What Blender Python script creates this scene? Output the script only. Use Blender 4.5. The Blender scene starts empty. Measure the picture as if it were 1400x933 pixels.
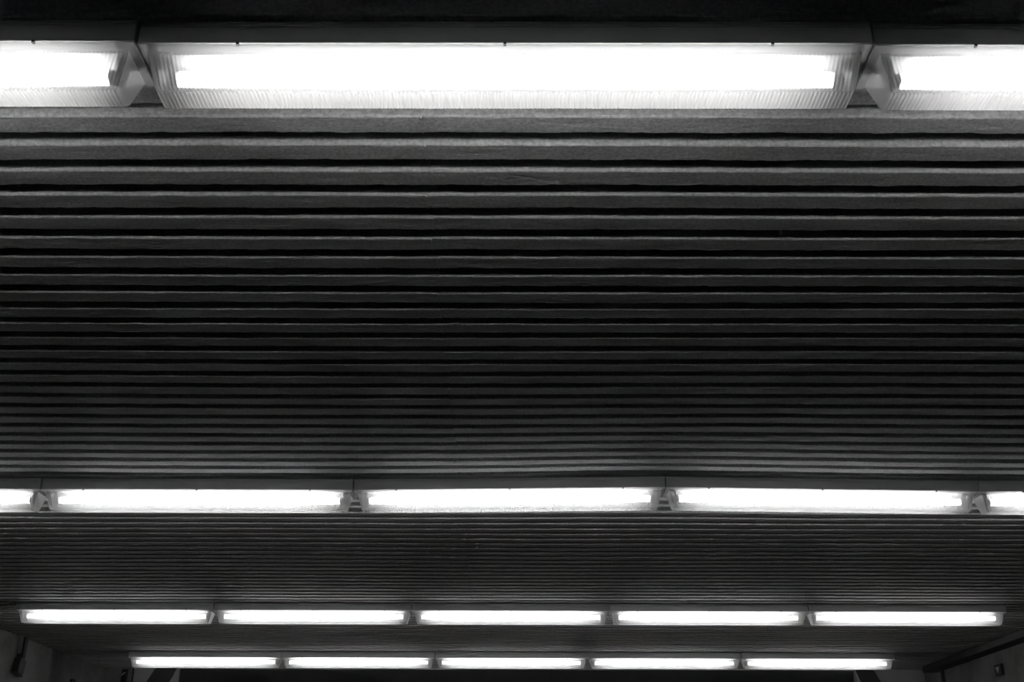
import bpy, bmesh, math, random
import numpy as np
from mathutils import Matrix, Vector

# ------------------------------------------------------------------ camera, world, exposure
scene = bpy.context.scene
C = scene.collection
EYE = 1.62                       # eye height above the floor
F_PX, PITCH, YAW, ROLL, CAM_X = 1465.0, 0.42011, -0.00211, 0.0030, 0.0168

cam_data = bpy.data.cameras.new('camera')
cam_data.sensor_width = 36.0
cam_data.lens = F_PX / 1400.0 * 36.0
cam_data.clip_start = 0.02
cam_data.clip_end = 100
cam = bpy.data.objects.new('camera', cam_data)
C.objects.link(cam)
fwd = Vector((math.sin(YAW) * math.cos(PITCH), math.cos(YAW) * math.cos(PITCH), math.sin(PITCH)))
right = Vector((math.cos(YAW), -math.sin(YAW), 0.0))
up = right.cross(fwd)
r2 = right * math.cos(ROLL) + up * math.sin(ROLL)
u2 = up * math.cos(ROLL) - right * math.sin(ROLL)
M = Matrix((r2, u2, -fwd)).transposed().to_4x4()
M.translation = Vector((CAM_X, 0.0, EYE))
cam.matrix_world = M
scene.camera = cam

world = bpy.data.worlds.new('World')
scene.world = world
world.use_nodes = True
bg = world.node_tree.nodes['Background']
bg.inputs[0].default_value = (0.0, 0.0, 0.0, 1)
bg.inputs[1].default_value = 0.0

vs = scene.view_settings
vs.view_transform = 'Standard'
vs.look = 'None'
vs.exposure = 0.0
vs.gamma = 1.0
vs.use_curve_mapping = False

TUBE_STRENGTH = 15.5

# ------------------------------------------------------------------ helpers
rng = np.random.default_rng(7)
random.seed(7)


def tag(o, label=None, cat=None, group=None, kind=None):
    if label: o['label'] = label
    if cat: o['category'] = cat
    if group: o['group'] = group
    if kind: o['kind'] = kind
    return o


def mesh_obj(name, verts, faces, mat, parent=None, smooth=False):
    me = bpy.data.meshes.new(name)
    me.from_pydata(verts, [], faces)
    me.materials.append(mat)
    if smooth:
        me.polygons.foreach_set('use_smooth', [True] * len(me.polygons))
    me.update()
    o = bpy.data.objects.new(name, me)
    C.objects.link(o)
    if parent: o.parent = parent
    return o


def bm_obj(name, bm, mat, parent=None, smooth=False):
    bmesh.ops.recalc_face_normals(bm, faces=bm.faces)
    me = bpy.data.meshes.new(name)
    bm.to_mesh(me)
    bm.free()
    me.materials.append(mat)
    if smooth:
        me.polygons.foreach_set('use_smooth', [True] * len(me.polygons))
    o = bpy.data.objects.new(name, me)
    C.objects.link(o)
    if parent: o.parent = parent
    return o


def box(bm, x0, x1, y0, y1, z0, z1, bevel=0.0, mat=None):
    m = Matrix.Translation(((x0 + x1) / 2, (y0 + y1) / 2, (z0 + z1) / 2)) @ Matrix.Diagonal((x1 - x0, y1 - y0, z1 - z0, 1))
    if mat is not None: m = mat @ m
    r = bmesh.ops.create_cube(bm, size=1.0, matrix=m)
    if bevel > 0:
        es = list({e for v in r['verts'] for e in v.link_edges})
        bmesh.ops.bevel(bm, geom=es, offset=bevel, segments=2, affect='EDGES', profile=0.5)


def cyl(bm, p0, p1, r, seg=16, r2=None):
    p0, p1 = Vector(p0), Vector(p1)
    d = p1 - p0
    m = Matrix.Translation((p0 + p1) / 2) @ d.to_track_quat('Z', 'Y').to_matrix().to_4x4()
    bmesh.ops.create_cone(bm, cap_ends=True, segments=seg, radius1=r, radius2=r if r2 is None else r2, depth=d.length, matrix=m)


def empty(name, loc):
    o = bpy.data.objects.new(name, None)
    o.empty_display_size = 0.1
    o.location = loc
    C.objects.link(o)
    return o


# ------------------------------------------------------------------ materials (monochrome place)
def new_mat(name):
    m = bpy.data.materials.new(name)
    m.use_nodes = True
    nt = m.node_tree
    nt.nodes.clear()
    out = nt.nodes.new('ShaderNodeOutputMaterial')
    return m, nt, out


def ramp(nt, src, a, b, p0=0.3, p1=0.7):
    r = nt.nodes.new('ShaderNodeValToRGB')
    r.color_ramp.elements[0].position = p0
    r.color_ramp.elements[1].position = p1
    r.color_ramp.elements[0].color = (a, a, a, 1)
    r.color_ramp.elements[1].color = (b, b, b, 1)
    nt.links.new(src, r.inputs[0])
    return r.outputs[0]


def noise(nt, coord, scale, detail=4, rough=0.6, stretch=None):
    n = nt.nodes.new('ShaderNodeTexNoise')
    n.inputs['Scale'].default_value = scale
    n.inputs['Detail'].default_value = detail
    n.inputs['Roughness'].default_value = rough
    if stretch:
        mp = nt.nodes.new('ShaderNodeMapping')
        mp.inputs['Scale'].default_value = stretch
        nt.links.new(coord, mp.inputs[0])
        coord = mp.outputs[0]
    nt.links.new(coord, n.inputs['Vector'])
    return n.outputs['Fac']


def grey_mat(name, lo, hi, rough=0.6, scale=6.0, bump=0.0, bump_scale=40.0, spec=0.5, stretch=None, rough_var=0.0, metallic=0.0):
    m, nt, out = new_mat(name)
    tc = nt.nodes.new('ShaderNodeTexCoord')
    b = nt.nodes.new('ShaderNodeBsdfPrincipled')
    nt.links.new(b.outputs[0], out.inputs[0])
    f = noise(nt, tc.outputs['Object'], scale, 6, 0.65, stretch)
    nt.links.new(ramp(nt, f, lo, hi), b.inputs['Base Color'])
    b.inputs['Specular IOR Level'].default_value = spec
    b.inputs['Metallic'].default_value = metallic
    if rough_var:
        f2 = noise(nt, tc.outputs['Object'], scale * 2.3, 5, 0.7, stretch)
        nt.links.new(ramp(nt, f2, rough - rough_var, rough + rough_var), b.inputs['Roughness'])
    else:
        b.inputs['Roughness'].default_value = rough
    if bump:
        f3 = noise(nt, tc.outputs['Object'], bump_scale, 5, 0.65)
        bp = nt.nodes.new('ShaderNodeBump')
        bp.inputs['Strength'].default_value = bump
        bp.inputs['Distance'].default_value = 0.004
        nt.links.new(f3, bp.inputs['Height'])
        nt.links.new(bp.outputs[0], b.inputs['Normal'])
    return m


def slat_material():
    # dark grey paint over rough cast ribs: long faint streaks, pits, a few pale scuffs
    m, nt, out = new_mat('dark_painted_rib')
    tc = nt.nodes.new('ShaderNodeTexCoord')
    co = tc.outputs['Object']
    b = nt.nodes.new('ShaderNodeBsdfPrincipled')
    nt.links.new(b.outputs[0], out.inputs[0])
    base = ramp(nt, noise(nt, co, 3.0, 6, 0.7, (1.0, 6.0, 6.0)), 0.47, 0.57)
    sc = ramp(nt, noise(nt, co, 9.0, 5, 0.75, (0.6, 9.0, 9.0)), 0.0, 1.0, 0.57, 0.64)
    mx = nt.nodes.new('ShaderNodeMix')
    mx.data_type = 'RGBA'
    nt.links.new(sc, mx.inputs['Factor'])
    nt.links.new(base, mx.inputs['A'])
    mx.inputs['B'].default_value = (0.66, 0.66, 0.66, 1)
    sk = nt.nodes.new('ShaderNodeMix'); sk.data_type = 'RGBA'; sk.blend_type = 'MULTIPLY'
    sk.inputs['Factor'].default_value = 1.0
    nt.links.new(mx.outputs['Result'], sk.inputs['A'])
    nt.links.new(ramp(nt, noise(nt, co, 130, 3, 0.7), 0.72, 1.2, 0.35, 0.68), sk.inputs['B'])
    nt.links.new(sk.outputs['Result'], b.inputs['Base Color'])
    nt.links.new(ramp(nt, noise(nt, co, 14, 5, 0.7), 0.6, 0.8), b.inputs['Roughness'])
    b.inputs['Specular IOR Level'].default_value = 0.12
    h1 = noise(nt, co, 55, 6, 0.7)
    pits = ramp(nt, noise(nt, co, 26, 3, 0.5, (0.6, 1.2, 1.2)), 0.0, 1.0, 0.33, 0.42)
    add = nt.nodes.new('ShaderNodeMath')
    add.operation = 'MULTIPLY_ADD'
    nt.links.new(h1, add.inputs[0])
    add.inputs[1].default_value = 0.45
    nt.links.new(pits, add.inputs[2])
    bp = nt.nodes.new('ShaderNodeBump')
    bp.inputs['Strength'].default_value = 0.5
    bp.inputs['Distance'].default_value = 0.0025
    nt.links.new(add.outputs[0], bp.inputs['Height'])
    nt.links.new(bp.outputs[0], b.inputs['Normal'])
    return m


def diffuser_material():
    # ribbed acrylic: part clear, part frosted
    m, nt, out = new_mat('prismatic_acrylic')
    N, Lk = nt.nodes, nt.links
    tr = N.new('ShaderNodeBsdfTransparent'); tr.inputs[0].default_value = (0.95, 0.95, 0.95, 1)
    tl = N.new('ShaderNodeBsdfTranslucent'); tl.inputs[0].default_value = (0.86, 0.86, 0.86, 1)
    rf = N.new('ShaderNodeBsdfRefraction'); rf.inputs['Roughness'].default_value = 0.45; rf.inputs['IOR'].default_value = 1.12
    rf.inputs[0].default_value = (0.95, 0.95, 0.95, 1)
    df = N.new('ShaderNodeBsdfPrincipled'); df.inputs['Base Color'].default_value = (0.5, 0.5, 0.5, 1); df.inputs['Roughness'].default_value = 0.3
    m1 = N.new('ShaderNodeMixShader'); m1.inputs[0].default_value = 0.70   # translucent -> refraction
    Lk.new(tl.outputs[0], m1.inputs[1]); Lk.new(rf.outputs[0], m1.inputs[2])
    m2 = N.new('ShaderNodeMixShader'); m2.inputs[0].default_value = 0.30   # + clear
    Lk.new(m1.outputs[0], m2.inputs[1]); Lk.new(tr.outputs[0], m2.inputs[2])
    m3 = N.new('ShaderNodeMixShader')
    # dimmer glow of the bottom put into the material: more grey, little on sides
    tc = N.new('ShaderNodeTexCoord'); sp = N.new('ShaderNodeSeparateXYZ'); Lk.new(tc.outputs['Object'], sp.inputs[0])
    mr = N.new('ShaderNodeMapRange')
    mr.inputs['From Min'].default_value = -0.1075; mr.inputs['From Max'].default_value = -0.1155
    mr.inputs['To Min'].default_value = 0.10; mr.inputs['To Max'].default_value = 0.38
    Lk.new(sp.outputs['Z'], mr.inputs['Value'])
    # extra grey mixed into the end walls, dimming their glow and the gaps
    ab = N.new('ShaderNodeMath'); ab.operation = 'ABSOLUTE'; Lk.new(sp.outputs['X'], ab.inputs[0])
    mr2 = N.new('ShaderNodeMapRange')
    mr2.inputs['From Min'].default_value = 0.5965; mr2.inputs['From Max'].default_value = 0.6025
    mr2.inputs['To Min'].default_value = 0.0; mr2.inputs['To Max'].default_value = 0.55
    Lk.new(ab.outputs[0], mr2.inputs['Value'])
    mxm = N.new('ShaderNodeMath'); mxm.operation = 'MAXIMUM'
    Lk.new(mr.outputs[0], mxm.inputs[0]); Lk.new(mr2.outputs[0], mxm.inputs[1])
    Lk.new(mxm.outputs[0], m3.inputs[0])
    Lk.new(m2.outputs[0], m3.inputs[1]); Lk.new(df.outputs[0], m3.inputs[2])
    Lk.new(m3.outputs[0], out.inputs[0])
    return m


def emission_mat(name, strength):
    m, nt, out = new_mat(name)
    e = nt.nodes.new('ShaderNodeEmission')
    e.inputs[0].default_value = (1, 1, 1, 1)
    e.inputs[1].default_value = strength
    nt.links.new(e.outputs[0], out.inputs[0])
    return m


M_SLAT = slat_material()
M_SLAB = grey_mat('dark_ceiling_slab', 0.06, 0.08, 0.85, 5)
M_BEYOND = grey_mat('dark_plain_ceiling', 0.6, 0.66, 0.85, 5)
M_WALL = grey_mat('mottled_concrete', 0.16, 0.32, 0.85, 3.2, 0.25, 30)
M_PIER = grey_mat('pale_painted_concrete', 0.42, 0.5, 0.8, 3.0, 0.1, 30)
M_FLOOR = grey_mat('dark_floor_paving', 0.02, 0.032, 0.6, 2.0)
M_HOUSING = grey_mat('grey_enamel', 0.62, 0.68, 0.45, 8.0, rough_var=0.08)
M_WHITE = grey_mat('white_reflector_enamel', 0.72, 0.76, 0.5)
M_CAP = grey_mat('dark_lamp_socket', 0.10, 0.14, 0.5)
M_CLIP = grey_mat('dark_steel_clip', 0.04, 0.06, 0.4)
M_BLACK = grey_mat('black_plastic', 0.015, 0.022, 0.5)
M_DARK = grey_mat('dark_grey_paint', 0.05, 0.07, 0.6)
M_MID = grey_mat('grey_paint', 0.20, 0.25, 0.55)
M_LIGHT = grey_mat('light_grey_paint', 0.55, 0.6, 0.5)
M_LENS = diffuser_material()
M_TUBE = emission_mat('fluorescent_glow', TUBE_STRENGTH)
_nt = M_TUBE.node_tree           # a fluorescent tube glows weaker towards its electrodes
_tc = _nt.nodes.new('ShaderNodeTexCoord'); _sp = _nt.nodes.new('ShaderNodeSeparateXYZ')
_ab = _nt.nodes.new('ShaderNodeMath'); _ab.operation = 'ABSOLUTE'
_mr = _nt.nodes.new('ShaderNodeMapRange'); _mr.interpolation_type = 'SMOOTHSTEP'
_mr.inputs['From Min'].default_value = 0.43; _mr.inputs['From Max'].default_value = 0.60
_mr.inputs['To Min'].default_value = TUBE_STRENGTH; _mr.inputs['To Max'].default_value = TUBE_STRENGTH * 0.25
_nt.links.new(_tc.outputs['Object'], _sp.inputs[0]); _nt.links.new(_sp.outputs['X'], _ab.inputs[0])
_nt.links.new(_ab.outputs[0], _mr.inputs['Value'])
_nt.links.new(_mr.outputs[0], [n for n in _nt.nodes if n.type == 'EMISSION'][0].inputs[1])

# ------------------------------------------------------------------ dimensions
H = EYE + 1.2662                 # underside of the ribs
XL, XR = -3.755, 3.80            # side walls
Y_END = 10.25
GROOVE = 0.046
S0, DS, SW = 1.75044, 0.09696, 0.0545
L = 1.27                         # light pitch


def sag(x, y):
    """the ceiling is not quite flat: a shallow rise over the second row of lights"""
    return (0.0135 * np.exp(-((x - 0.62) / 0.62) ** 2 - ((y - 4.25) / 0.62) ** 2)
            + 0.0022 * np.sin(x * 1.9 + y * 0.8) * np.sin(y * 1.3 + 0.4))


# ------------------------------------------------------------------ the setting
bm = bmesh.new(); box(bm, XL - 0.3, XR + 0.3, -1.5, 18.0, -0.1, 0.0)
floor = tag(bm_obj('floor', bm, M_FLOOR), kind='structure')
bm = bmesh.new(); box(bm, XL - 0.3, XR + 0.3, -1.5, Y_END, H + GROOVE, H + GROOVE + 0.2)
ceiling = tag(bm_obj('ceiling', bm, M_SLAB), kind='structure')
bm = bmesh.new(); box(bm, -3.076, 3.164, Y_END + 0.001, Y_END + 0.0805, H - 0.005, H + 0.2)
box(bm, XL + 0.001, XR - 0.001, Y_END + 0.081, 17.999, H - 0.005, H + 0.2)
tag(bm_obj('ceiling_beyond', bm, M_BEYOND), kind='structure')
bm = bmesh.new(); box(bm, XL - 0.3, XL, -1.5, 18.0, 0.0, H + GROOVE)
tag(bm_obj('wall_left', bm, M_WALL), kind='structure')
bm = bmesh.new(); box(bm, XR, XR + 0.3, -1.5, 18.0, 0.0, H + GROOVE)
tag(bm_obj('wall_right', bm, M_WALL), kind='structure')
# end wall: one pier on each side of a wide dark opening
bm = bmesh.new(); box(bm, XL, -3.4825, Y_END, Y_END + 0.08, 0.0, H + GROOVE, 0.002)
tag(bm_obj('wall_end_corner', bm, M_WALL), kind='structure')
bm = bmesh.new(); box(bm, -3.482, -3.078, Y_END, Y_END + 0.08, 0.0, H + GROOVE, 0.006)
pier_l = tag(bm_obj('wall_end_left', bm, M_PIER), kind='structure')
bm = bmesh.new(); box(bm, 3.166, XR, Y_END, Y_END + 0.08, 0.0, H + GROOVE, 0.006)
pier_r = tag(bm_obj('wall_end_right', bm, M_PIER), kind='structure')
bm = bmesh.new(); box(bm, XL - 0.3, XR + 0.3, 18.0, 18.2, 0.0, H + 0.2)
tag(bm_obj('wall_back', bm, M_BEYOND), kind='structure')


# ------------------------------------------------------------------ ribs of the ceiling, two boards each
def smooth_noise(n, period, amp, x):
    k = int((x[-1] - x[0]) / period) + 4
    v = rng.normal(0, 1, k)
    t = (x - x[0]) / period
    i = np.floor(t).astype(int)
    fr = t - i
    fr = fr * fr * (3 - 2 * fr)
    return amp * (v[i] * (1 - fr) + v[i + 1] * fr)


def rib(y0, xa, xb, drop, step, fin=False):
    n = max(2, int((xb - xa) / step) + 1)
    x = np.linspace(xa, xb, n)
    if fin:                      # a small ridge of mortar squeezed out at the joint
        x = np.concatenate([x[:-1], [xb - 0.0035, xb - 0.0028, xb]])
    n = len(x)
    wob = smooth_noise(n, 0.9, 0.0009, x)
    near = y0 + wob + smooth_noise(n, 0.05, 0.0005, x) + smooth_noise(n, 0.012, 0.0003, x)
    far = y0 + SW + wob + smooth_noise(n, 0.045, 0.0008, x) + smooth_noise(n, 0.014, 0.0008, x)
    ch = 0.0022 + np.abs(smooth_noise(n, 0.05, 0.0008, x)) + np.abs(smooth_noise(n, 0.015, 0.0006, x))
    cf = 0.0012 + np.abs(smooth_noise(n, 0.02, 0.0012, x))
    dz = sag(x, y0) - drop + smooth_noise(n, 0.5, 0.0006, x)
    if fin:
        dz[-2:] -= 0.0022
    top = np.full(n, H + GROOVE + 0.02)
    zb = H + dz
    mid = 0.5 * (near + far)
    prof = [(near, top), (near, zb + ch * 1.3), (near + ch * 0.35, zb + ch * 0.4), (near + ch, zb), (mid, zb + smooth_noise(n, 0.12, 0.0005, x)),
            (far - cf, zb), (far, zb + cf), (far, top)]
    P = len(prof)
    V = np.zeros((n, P, 3))
    for j, (yy, zz) in enumerate(prof):
        V[:, j, 0] = x; V[:, j, 1] = yy; V[:, j, 2] = zz
    V = V.reshape(-1, 3)
    i = np.arange(n - 1)[:, None]
    j = np.arange(P - 1)[None, :]
    a = (i * P + j).ravel(); b = a + 1; d = a + P; c = d + 1
    F = np.stack([a, d, c, b], 1).tolist()
    F.append(list(range(P)))
    F.append([(n - 1) * P + q for q in range(P - 1, -1, -1)])
    return V.tolist(), F


for n in range(-8, 88):
    y0 = S0 + DS * n
    step = 0.007 if y0 < 2.7 else (0.014 if y0 < 4.6 else 0.04)
    xj = -0.165 - 0.016 * (y0 - 1.76) + rng.normal(0, 0.004)
    for a, b, drop in ((XL, xj, 0.0006), (xj + 0.0002, XR, 0.0)):
        V, F = rib(y0, a, b, drop, step, drop > 0)
        mesh_obj('slat', V, F, M_SLAT, ceiling)

# ------------------------------------------------------------------ fluorescent lights
HH, HT, W = 0.0447, 0.1184, 0.130        # housing height, total drop, width
PITCH_RIB = 0.0070


def make_light():
    root = empty('fluorescent_light', (0, 0, 0))
    # housing: shallow folded tray with an outer lip, open below
    hx = L / 2 - 0.0025
    t = 0.0015
    bm = bmesh.new()
    box(bm, -hx, hx, 0.0, W, -0.010, 0.0, 0.001)
    box(bm, -hx, hx, 0.0, 0.003, -HH, -0.0105, 0.0008)
    box(bm, -hx, hx, W - 0.003, W, -HH, -0.0105, 0.0008)
    box(bm, -hx, -hx + 0.003, 0.0032, W - 0.0032, -HH, -0.0105, 0.0008)
    box(bm, hx - 0.003, hx, 0.0032, W - 0.0032, -HH, -0.0105, 0.0008)
    box(bm, -hx, hx, -0.0018, 0.0, -0.005, -0.0005, 0.0004)
    bm_obj('housing', bm, M_HOUSING, root)
    # gear tray / reflector behind the tube
    bm = bmesh.new()
    box(bm, -hx + 0.01, hx - 0.01, 0.040, W - 0.040, -0.040, -0.0130, 0.004)
    bm_obj('gear_tray', bm, M_WHITE, root)
    # white folded liner inside the tray
    bm = bmesh.new()
    box(bm, -hx + 0.0034, hx - 0.0034, 0.0034, W - 0.0034, -0.0125, -0.0112)
    box(bm, -hx + 0.0034, hx - 0.0034, 0.0034, 0.0046, -HH + 0.001, -0.0127)
    box(bm, -hx + 0.0034, hx - 0.0034, W - 0.0046, W - 0.0034, -HH + 0.001, -0.0127)
    bm_obj('reflector', bm, M_WHITE, root)
    # diffuser: ribbed acrylic trough with flange
    prof = [(0.0, -HH - 0.0005), (0.0008, -HH - 0.003), (0.018, -HH - 0.0055), (0.0215, -HH - 0.009), (0.036, -HT + 0.010), (0.0405, -HT + 0.002), (0.0445, -HT),
            (W - 0.0445, -HT), (W - 0.0405, -HT + 0.002), (W - 0.036, -HT + 0.010), (W - 0.0215, -HH - 0.009), (W - 0.018, -HH - 0.0055), (W - 0.0008, -HH - 0.003), (W, -HH - 0.0005)]
    ribs = [0.0, 0.0, 0.35, 0.6, 1, 1, 1, 1, 1, 1, 0.6, 0.35, 0, 0]
    P = len(prof)
    xe_top, xe_bot = hx - 0.014, hx - 0.031
    nr = int(2 * xe_bot / PITCH_RIB) * 2
    V, F = [], []
    for i in range(nr + 1):
        s = -1 + 2 * i / nr
        amp = 0.0011 * (1 if i % 2 else -1)
        for (y, z), rb in zip(prof, ribs):
            tz = min(1, max(0, (-z - HH - 0.004) / (HT - HH - 0.004)))
            xe = hx if tz <= 0 else xe_top + (xe_bot - xe_top) * tz ** 1.6
            cy = (y - W / 2) / (W / 2)
            yy = y + amp * rb * (-0.8 if abs(cy) > 0.3 and z > -HT + 0.001 else 0) * (1 if cy < 0 else -1) * -1
            zz = z - amp * rb * (1.0 if z < -HT + 0.004 else 0.25)
            V.append((s * xe, yy, zz))
    for i in range(nr):
        for j in range(P - 1):
            a = i * P + j
            F.append((a, a + 1, a + P + 1, a + P))
    # closed sloping ends (flange plate first, then end face)
    for i, flip in ((0, False), (nr, True)):
        b0 = i * P
        mids = [b0 + q for q in range(2, P - 2)]
        F.append(tuple(mids if flip else mids[::-1]))
        sx = -1 if i == 0 else 1
        # flange strip between the end of the body and the end of the housing
        k = len(V)
        V += [(sx * hx, 0.0008, -HH - 0.003), (sx * hx, W - 0.0008, -HH - 0.003), (sx * xe_top, W - 0.018, -HH - 0.0055), (sx * xe_top, 0.018, -HH - 0.0055)]
        F.append((k, k + 1, k + 2, k + 3))
        V += [(sx * hx, 0.0, -HH - 0.0005), (sx * hx, W, -HH - 0.0005)]
        F.append((k, k + 1, k + 5, k + 4))
    mesh_obj('diffuser', V, F, M_LENS, root)
    # tube with its two end caps
    ty, tz, tx = W / 2, -0.074, 0.575
    bm = bmesh.new(); cyl(bm, (-tx, ty, tz), (tx, ty, tz), 0.013, 20)
    tube = bm_obj('tube', bm, M_TUBE, root, True)
    for s in (-1, 1):
        bm = bmesh.new(); cyl(bm, (s * (tx + 0.0005), ty, tz), (s * (tx + 0.014), ty, tz), 0.0135, 16)
        box(bm, s * (tx + 0.0155) - 0.001, s * (tx + 0.0155) + 0.003, ty - 0.014, ty + 0.014, tz - 0.015, -0.0405)
        bm_obj('end_cap', bm, M_CAP, tube)
    for px in (-0.46, 0.0, 0.46):
        bm = bmesh.new(); box(bm, px - 0.0025, px + 0.0025, -0.0015, 0.0045, -HH - 0.0045, -HH + 0.0005, 0.0005)
        bm_obj('clip', bm, M_CLIP, root)
    return root


def copy_tree(o, parent=None):
    c = o.copy()
    C.objects.link(c)
    c.parent = parent
    for ch in [x for x in bpy.data.objects if x.parent == o]:
        copy_tree(ch, c)
    return c


ORD5 = ['leftmost', 'second from left', 'middle', 'second from right', 'rightmost']
rows = [
    (1.47304, (-1, 0, 1), 'nearest row at the top of the photo', ['left', 'middle', 'right']),
    (4.21442, (-2, -1, 0, 1, 2), 'second row', ORD5),
    (6.96646, (-2, -1, 0, 1, 2), 'third row from the top', ORD5),
    (9.16710, (-2, -1, 0, 1, 2), 'farthest bottom row', ORD5),
]
EXTRA = {
    (0, -1): 'large lit fluorescent ceiling light cut off by the left edge, nearest row at top',
    (0, 0): 'largest lit fluorescent ceiling light, fully seen in the nearest row at top',
    (0, 1): 'large lit fluorescent ceiling light cut off by the right edge, nearest row at top',
    (1, -2): 'second row fluorescent light mostly cut off by the left edge',
    (1, 2): 'second row fluorescent light mostly cut off by the right edge',
    (1, -1): 'second row fluorescent light, first whole one from the left',
    (1, 0): 'second row fluorescent light in the middle, tilted slightly up to the right',
    (1, 1): 'second row fluorescent light, first whole one from the right',
}
proto = make_light()
first = True
TWEAK = {(0, -1): (0, -0.004, 0.004), (0, 1): (0, 0.003, -0.002)}
for ri, (Y, ks, rowname, ords) in enumerate(rows):
    for k, od in zip(ks, ords):
        o = proto if first else copy_tree(proto)
        first = False
        x = k * L
        za, zb = float(sag(np.array(x - L / 2), Y + 0.06)), float(sag(np.array(x + L / 2), Y + 0.06))
        tw = TWEAK.get((ri, k), (0, 0, 0))
        o.location = (x + tw[0], Y + tw[1], H + (za + zb) / 2 - 0.0017 + tw[2] * 0)
        o.rotation_euler = (0, -math.atan2(zb - za, L), random.uniform(-0.0012, 0.0012))
        lab = EXTRA.get((ri, k), 'fluorescent ceiling light in the %s, %s of five' % (rowname, od))
        tag(o, lab, 'ceiling light', 'fluorescent lights in rows across the ribbed ceiling')

# ------------------------------------------------------------------ things along the walls
# cable trunking under the ceiling along the right wall
bm = bmesh.new(); box(bm, 3.672, XR - 0.001, -1.0, 9.95, H - 0.060, H - 0.008, 0.004)
tag(bm_obj('cable_trunking', bm, M_DARK), 'long dark grey box trunking where the right wall meets the ceiling', 'trunking')

# conduit on the right wall
root = empty('conduit', (XR, 9.78, 0))
bm = bmesh.new(); cyl(bm, (-0.018, 0, 0.02), (-0.018, 0, H - 0.061), 0.016, 12)
bm_obj('pipe', bm, M_BLACK, root)
for z in (H - 0.35, H - 1.2):
    bm = bmesh.new(); box(bm, -0.038, -0.0005, -0.022, 0.022, z - 0.012, z + 0.012, 0.002)
    bm_obj('bracket', bm, M_BLACK, root)
tag(root, 'thin dark conduit running down the right wall below the trunking', 'conduit')

# small plate with a pale triangle on the right wall
root = empty('wall_sign', (XR, 8.645, EYE + 1.07))
bm = bmesh.new(); box(bm, -0.022, -0.0005, -0.062, 0.062, -0.040, 0.042, 0.003)
bm_obj('plate', bm, M_BLACK, root)
V = [(-0.0235, -0.036, 0.022), (-0.0235, 0.034, 0.022), (-0.0235, 0.0, -0.026), (-0.0222, -0.036, 0.022), (-0.0222, 0.034, 0.022), (-0.0222, 0.0, -0.026)]
mesh_obj('triangle', V, [(0, 1, 2), (5, 4, 3), (0, 3, 4, 1), (1, 4, 5, 2), (2, 5, 3, 0)], M_LIGHT, root)
tag(root, 'small black square plate with a pale downward triangle on the right wall', 'sign')

# boxy device hung from the ceiling beside the left wall
root = empty('wall_loudspeaker', (XL, 8.40, EYE + 1.05))
bm = bmesh.new(); box(bm, 0.030, 0.052, -0.004, 0.042, 0.045, H - EYE - 1.05 - 0.002, 0.003)
bm_obj('hanger', bm, M_BLACK, root)
bm = bmesh.new(); box(bm, 0.0005, 0.0295, 0.0, 0.036, 0.05, 0.09, 0.001)
bm_obj('wall_plate', bm, M_BLACK, root)
T = Matrix.Rotation(math.radians(-12), 4, 'X')
bm = bmesh.new(); box(bm, 0.014, 0.066, -0.066, 0.040, -0.062, 0.045, 0.008, T)
body = bm_obj('body', bm, M_BLACK, root)
bm = bmesh.new(); box(bm, 0.012, 0.068, -0.068, 0.042, -0.070, -0.0625, 0.003, T)
bm_obj('base_rim', bm, M_DARK, body)
bm = bmesh.new(); box(bm, 0.040, 0.062, 0.0, 0.030, 0.0455, 0.066, 0.004, T)
bm_obj('swivel_knob', bm, M_MID, root)
tag(root, 'small dark boxy loudspeaker hanging on a bracket by the left wall', 'loudspeaker')

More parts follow.
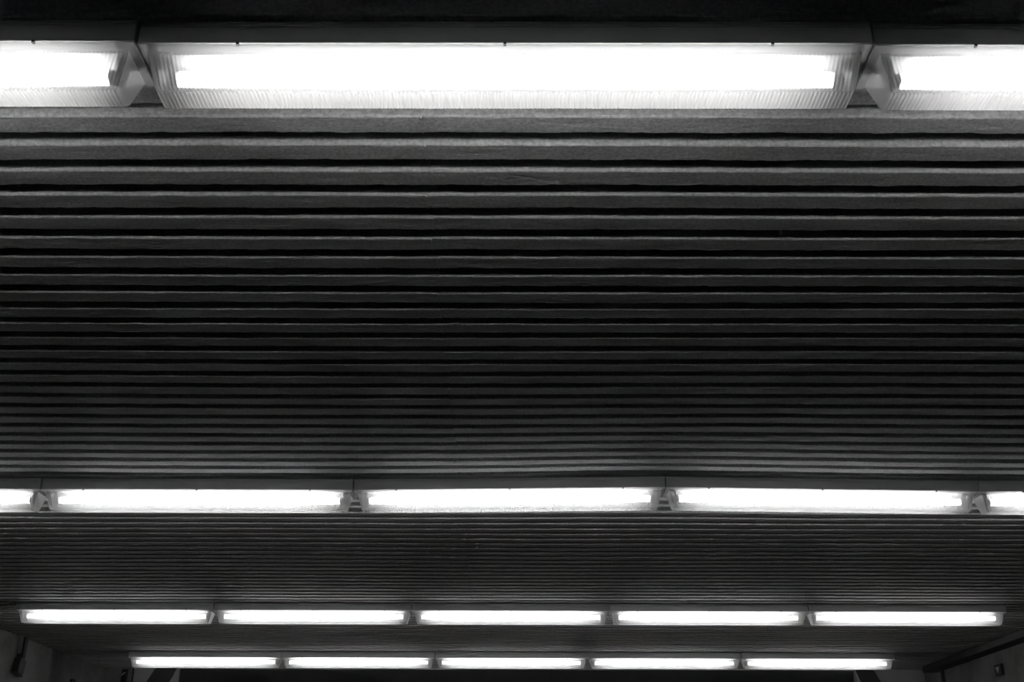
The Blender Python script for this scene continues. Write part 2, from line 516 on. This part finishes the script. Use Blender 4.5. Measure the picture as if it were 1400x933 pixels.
# round fitting low on the left wall
root = empty('round_wall_fitting', (XL, 9.53, EYE + 1.048))
bm = bmesh.new()
ro, ri_, seg = 0.042, 0.028, 24
vs_ = []
for k in range(seg):
    a = 2 * math.pi * k / seg
    c_, s_ = math.cos(a), math.sin(a)
    vs_.append([bm.verts.new((xx, rr * c_, rr * s_)) for xx, rr in ((0.0005, ro), (0.022, ro), (0.024, (ro + ri_) / 2), (0.022, ri_), (0.006, ri_))])
for k in range(seg):
    A, B = vs_[k], vs_[(k + 1) % seg]
    for q in range(4):
        bm.faces.new((A[q], A[q + 1], B[q + 1], B[q]))
bm_obj('ring', bm, M_BLACK, root)
bm = bmesh.new(); cyl(bm, (0.0005, 0, 0), (0.010, 0, 0), ri_ - 0.0005, 24)
bm_obj('cover', bm, M_MID, root)
tag(root, 'small round dark-ringed fitting on the left wall at the bottom edge', 'wall fitting')

# junction box in the far left corner below the last light
root = empty('junction_box', (-3.55, Y_END, EYE + 1.20))
bm = bmesh.new(); box(bm, -0.022, 0.022, -0.05, -0.0005, -0.070, 0.050, 0.004)
bm_obj('box_body', bm, M_BLACK, root)
bm = bmesh.new(); box(bm, -0.016, 0.024, -0.056, -0.0505, 0.004, 0.014, 0.002, Matrix.Rotation(math.radians(-42), 4, 'Y'))
bm_obj('latch', bm, M_LIGHT, root)
tag(root, 'small black box with pale latch in the far left corner', 'junction box')


# dark slanting bands, built as thin raised strips flat against the two end piers
def band(name, top, bot, label):
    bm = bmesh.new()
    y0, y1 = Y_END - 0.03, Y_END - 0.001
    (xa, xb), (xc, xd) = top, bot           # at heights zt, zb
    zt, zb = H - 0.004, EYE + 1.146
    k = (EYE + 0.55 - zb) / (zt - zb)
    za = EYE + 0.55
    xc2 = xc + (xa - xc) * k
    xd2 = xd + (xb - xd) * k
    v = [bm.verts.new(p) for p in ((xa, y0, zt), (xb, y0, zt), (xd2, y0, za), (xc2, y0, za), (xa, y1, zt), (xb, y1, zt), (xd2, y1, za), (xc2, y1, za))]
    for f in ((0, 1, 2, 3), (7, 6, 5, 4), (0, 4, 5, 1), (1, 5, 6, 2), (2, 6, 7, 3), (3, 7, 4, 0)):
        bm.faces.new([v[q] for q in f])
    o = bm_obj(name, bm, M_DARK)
    tag(o, label, 'band', 'slanting bands on the end wall')


band('diagonal_band', (-3.273, -3.085), (-3.338, -3.138), 'dark slanting band against the pale left pier below the farthest lights')
band('diagonal_band', (3.168, 3.325), (3.211, 3.384), 'dark slanting band against the pale right pier below the farthest lights')
# upright seam strip on the left pier
bm = bmesh.new(); box(bm, -3.488, -3.476, Y_END - 0.006, Y_END - 0.0002, 0.02, H - 0.01)
tag(bm_obj('seam_strip', bm, M_BLACK, pier_l))
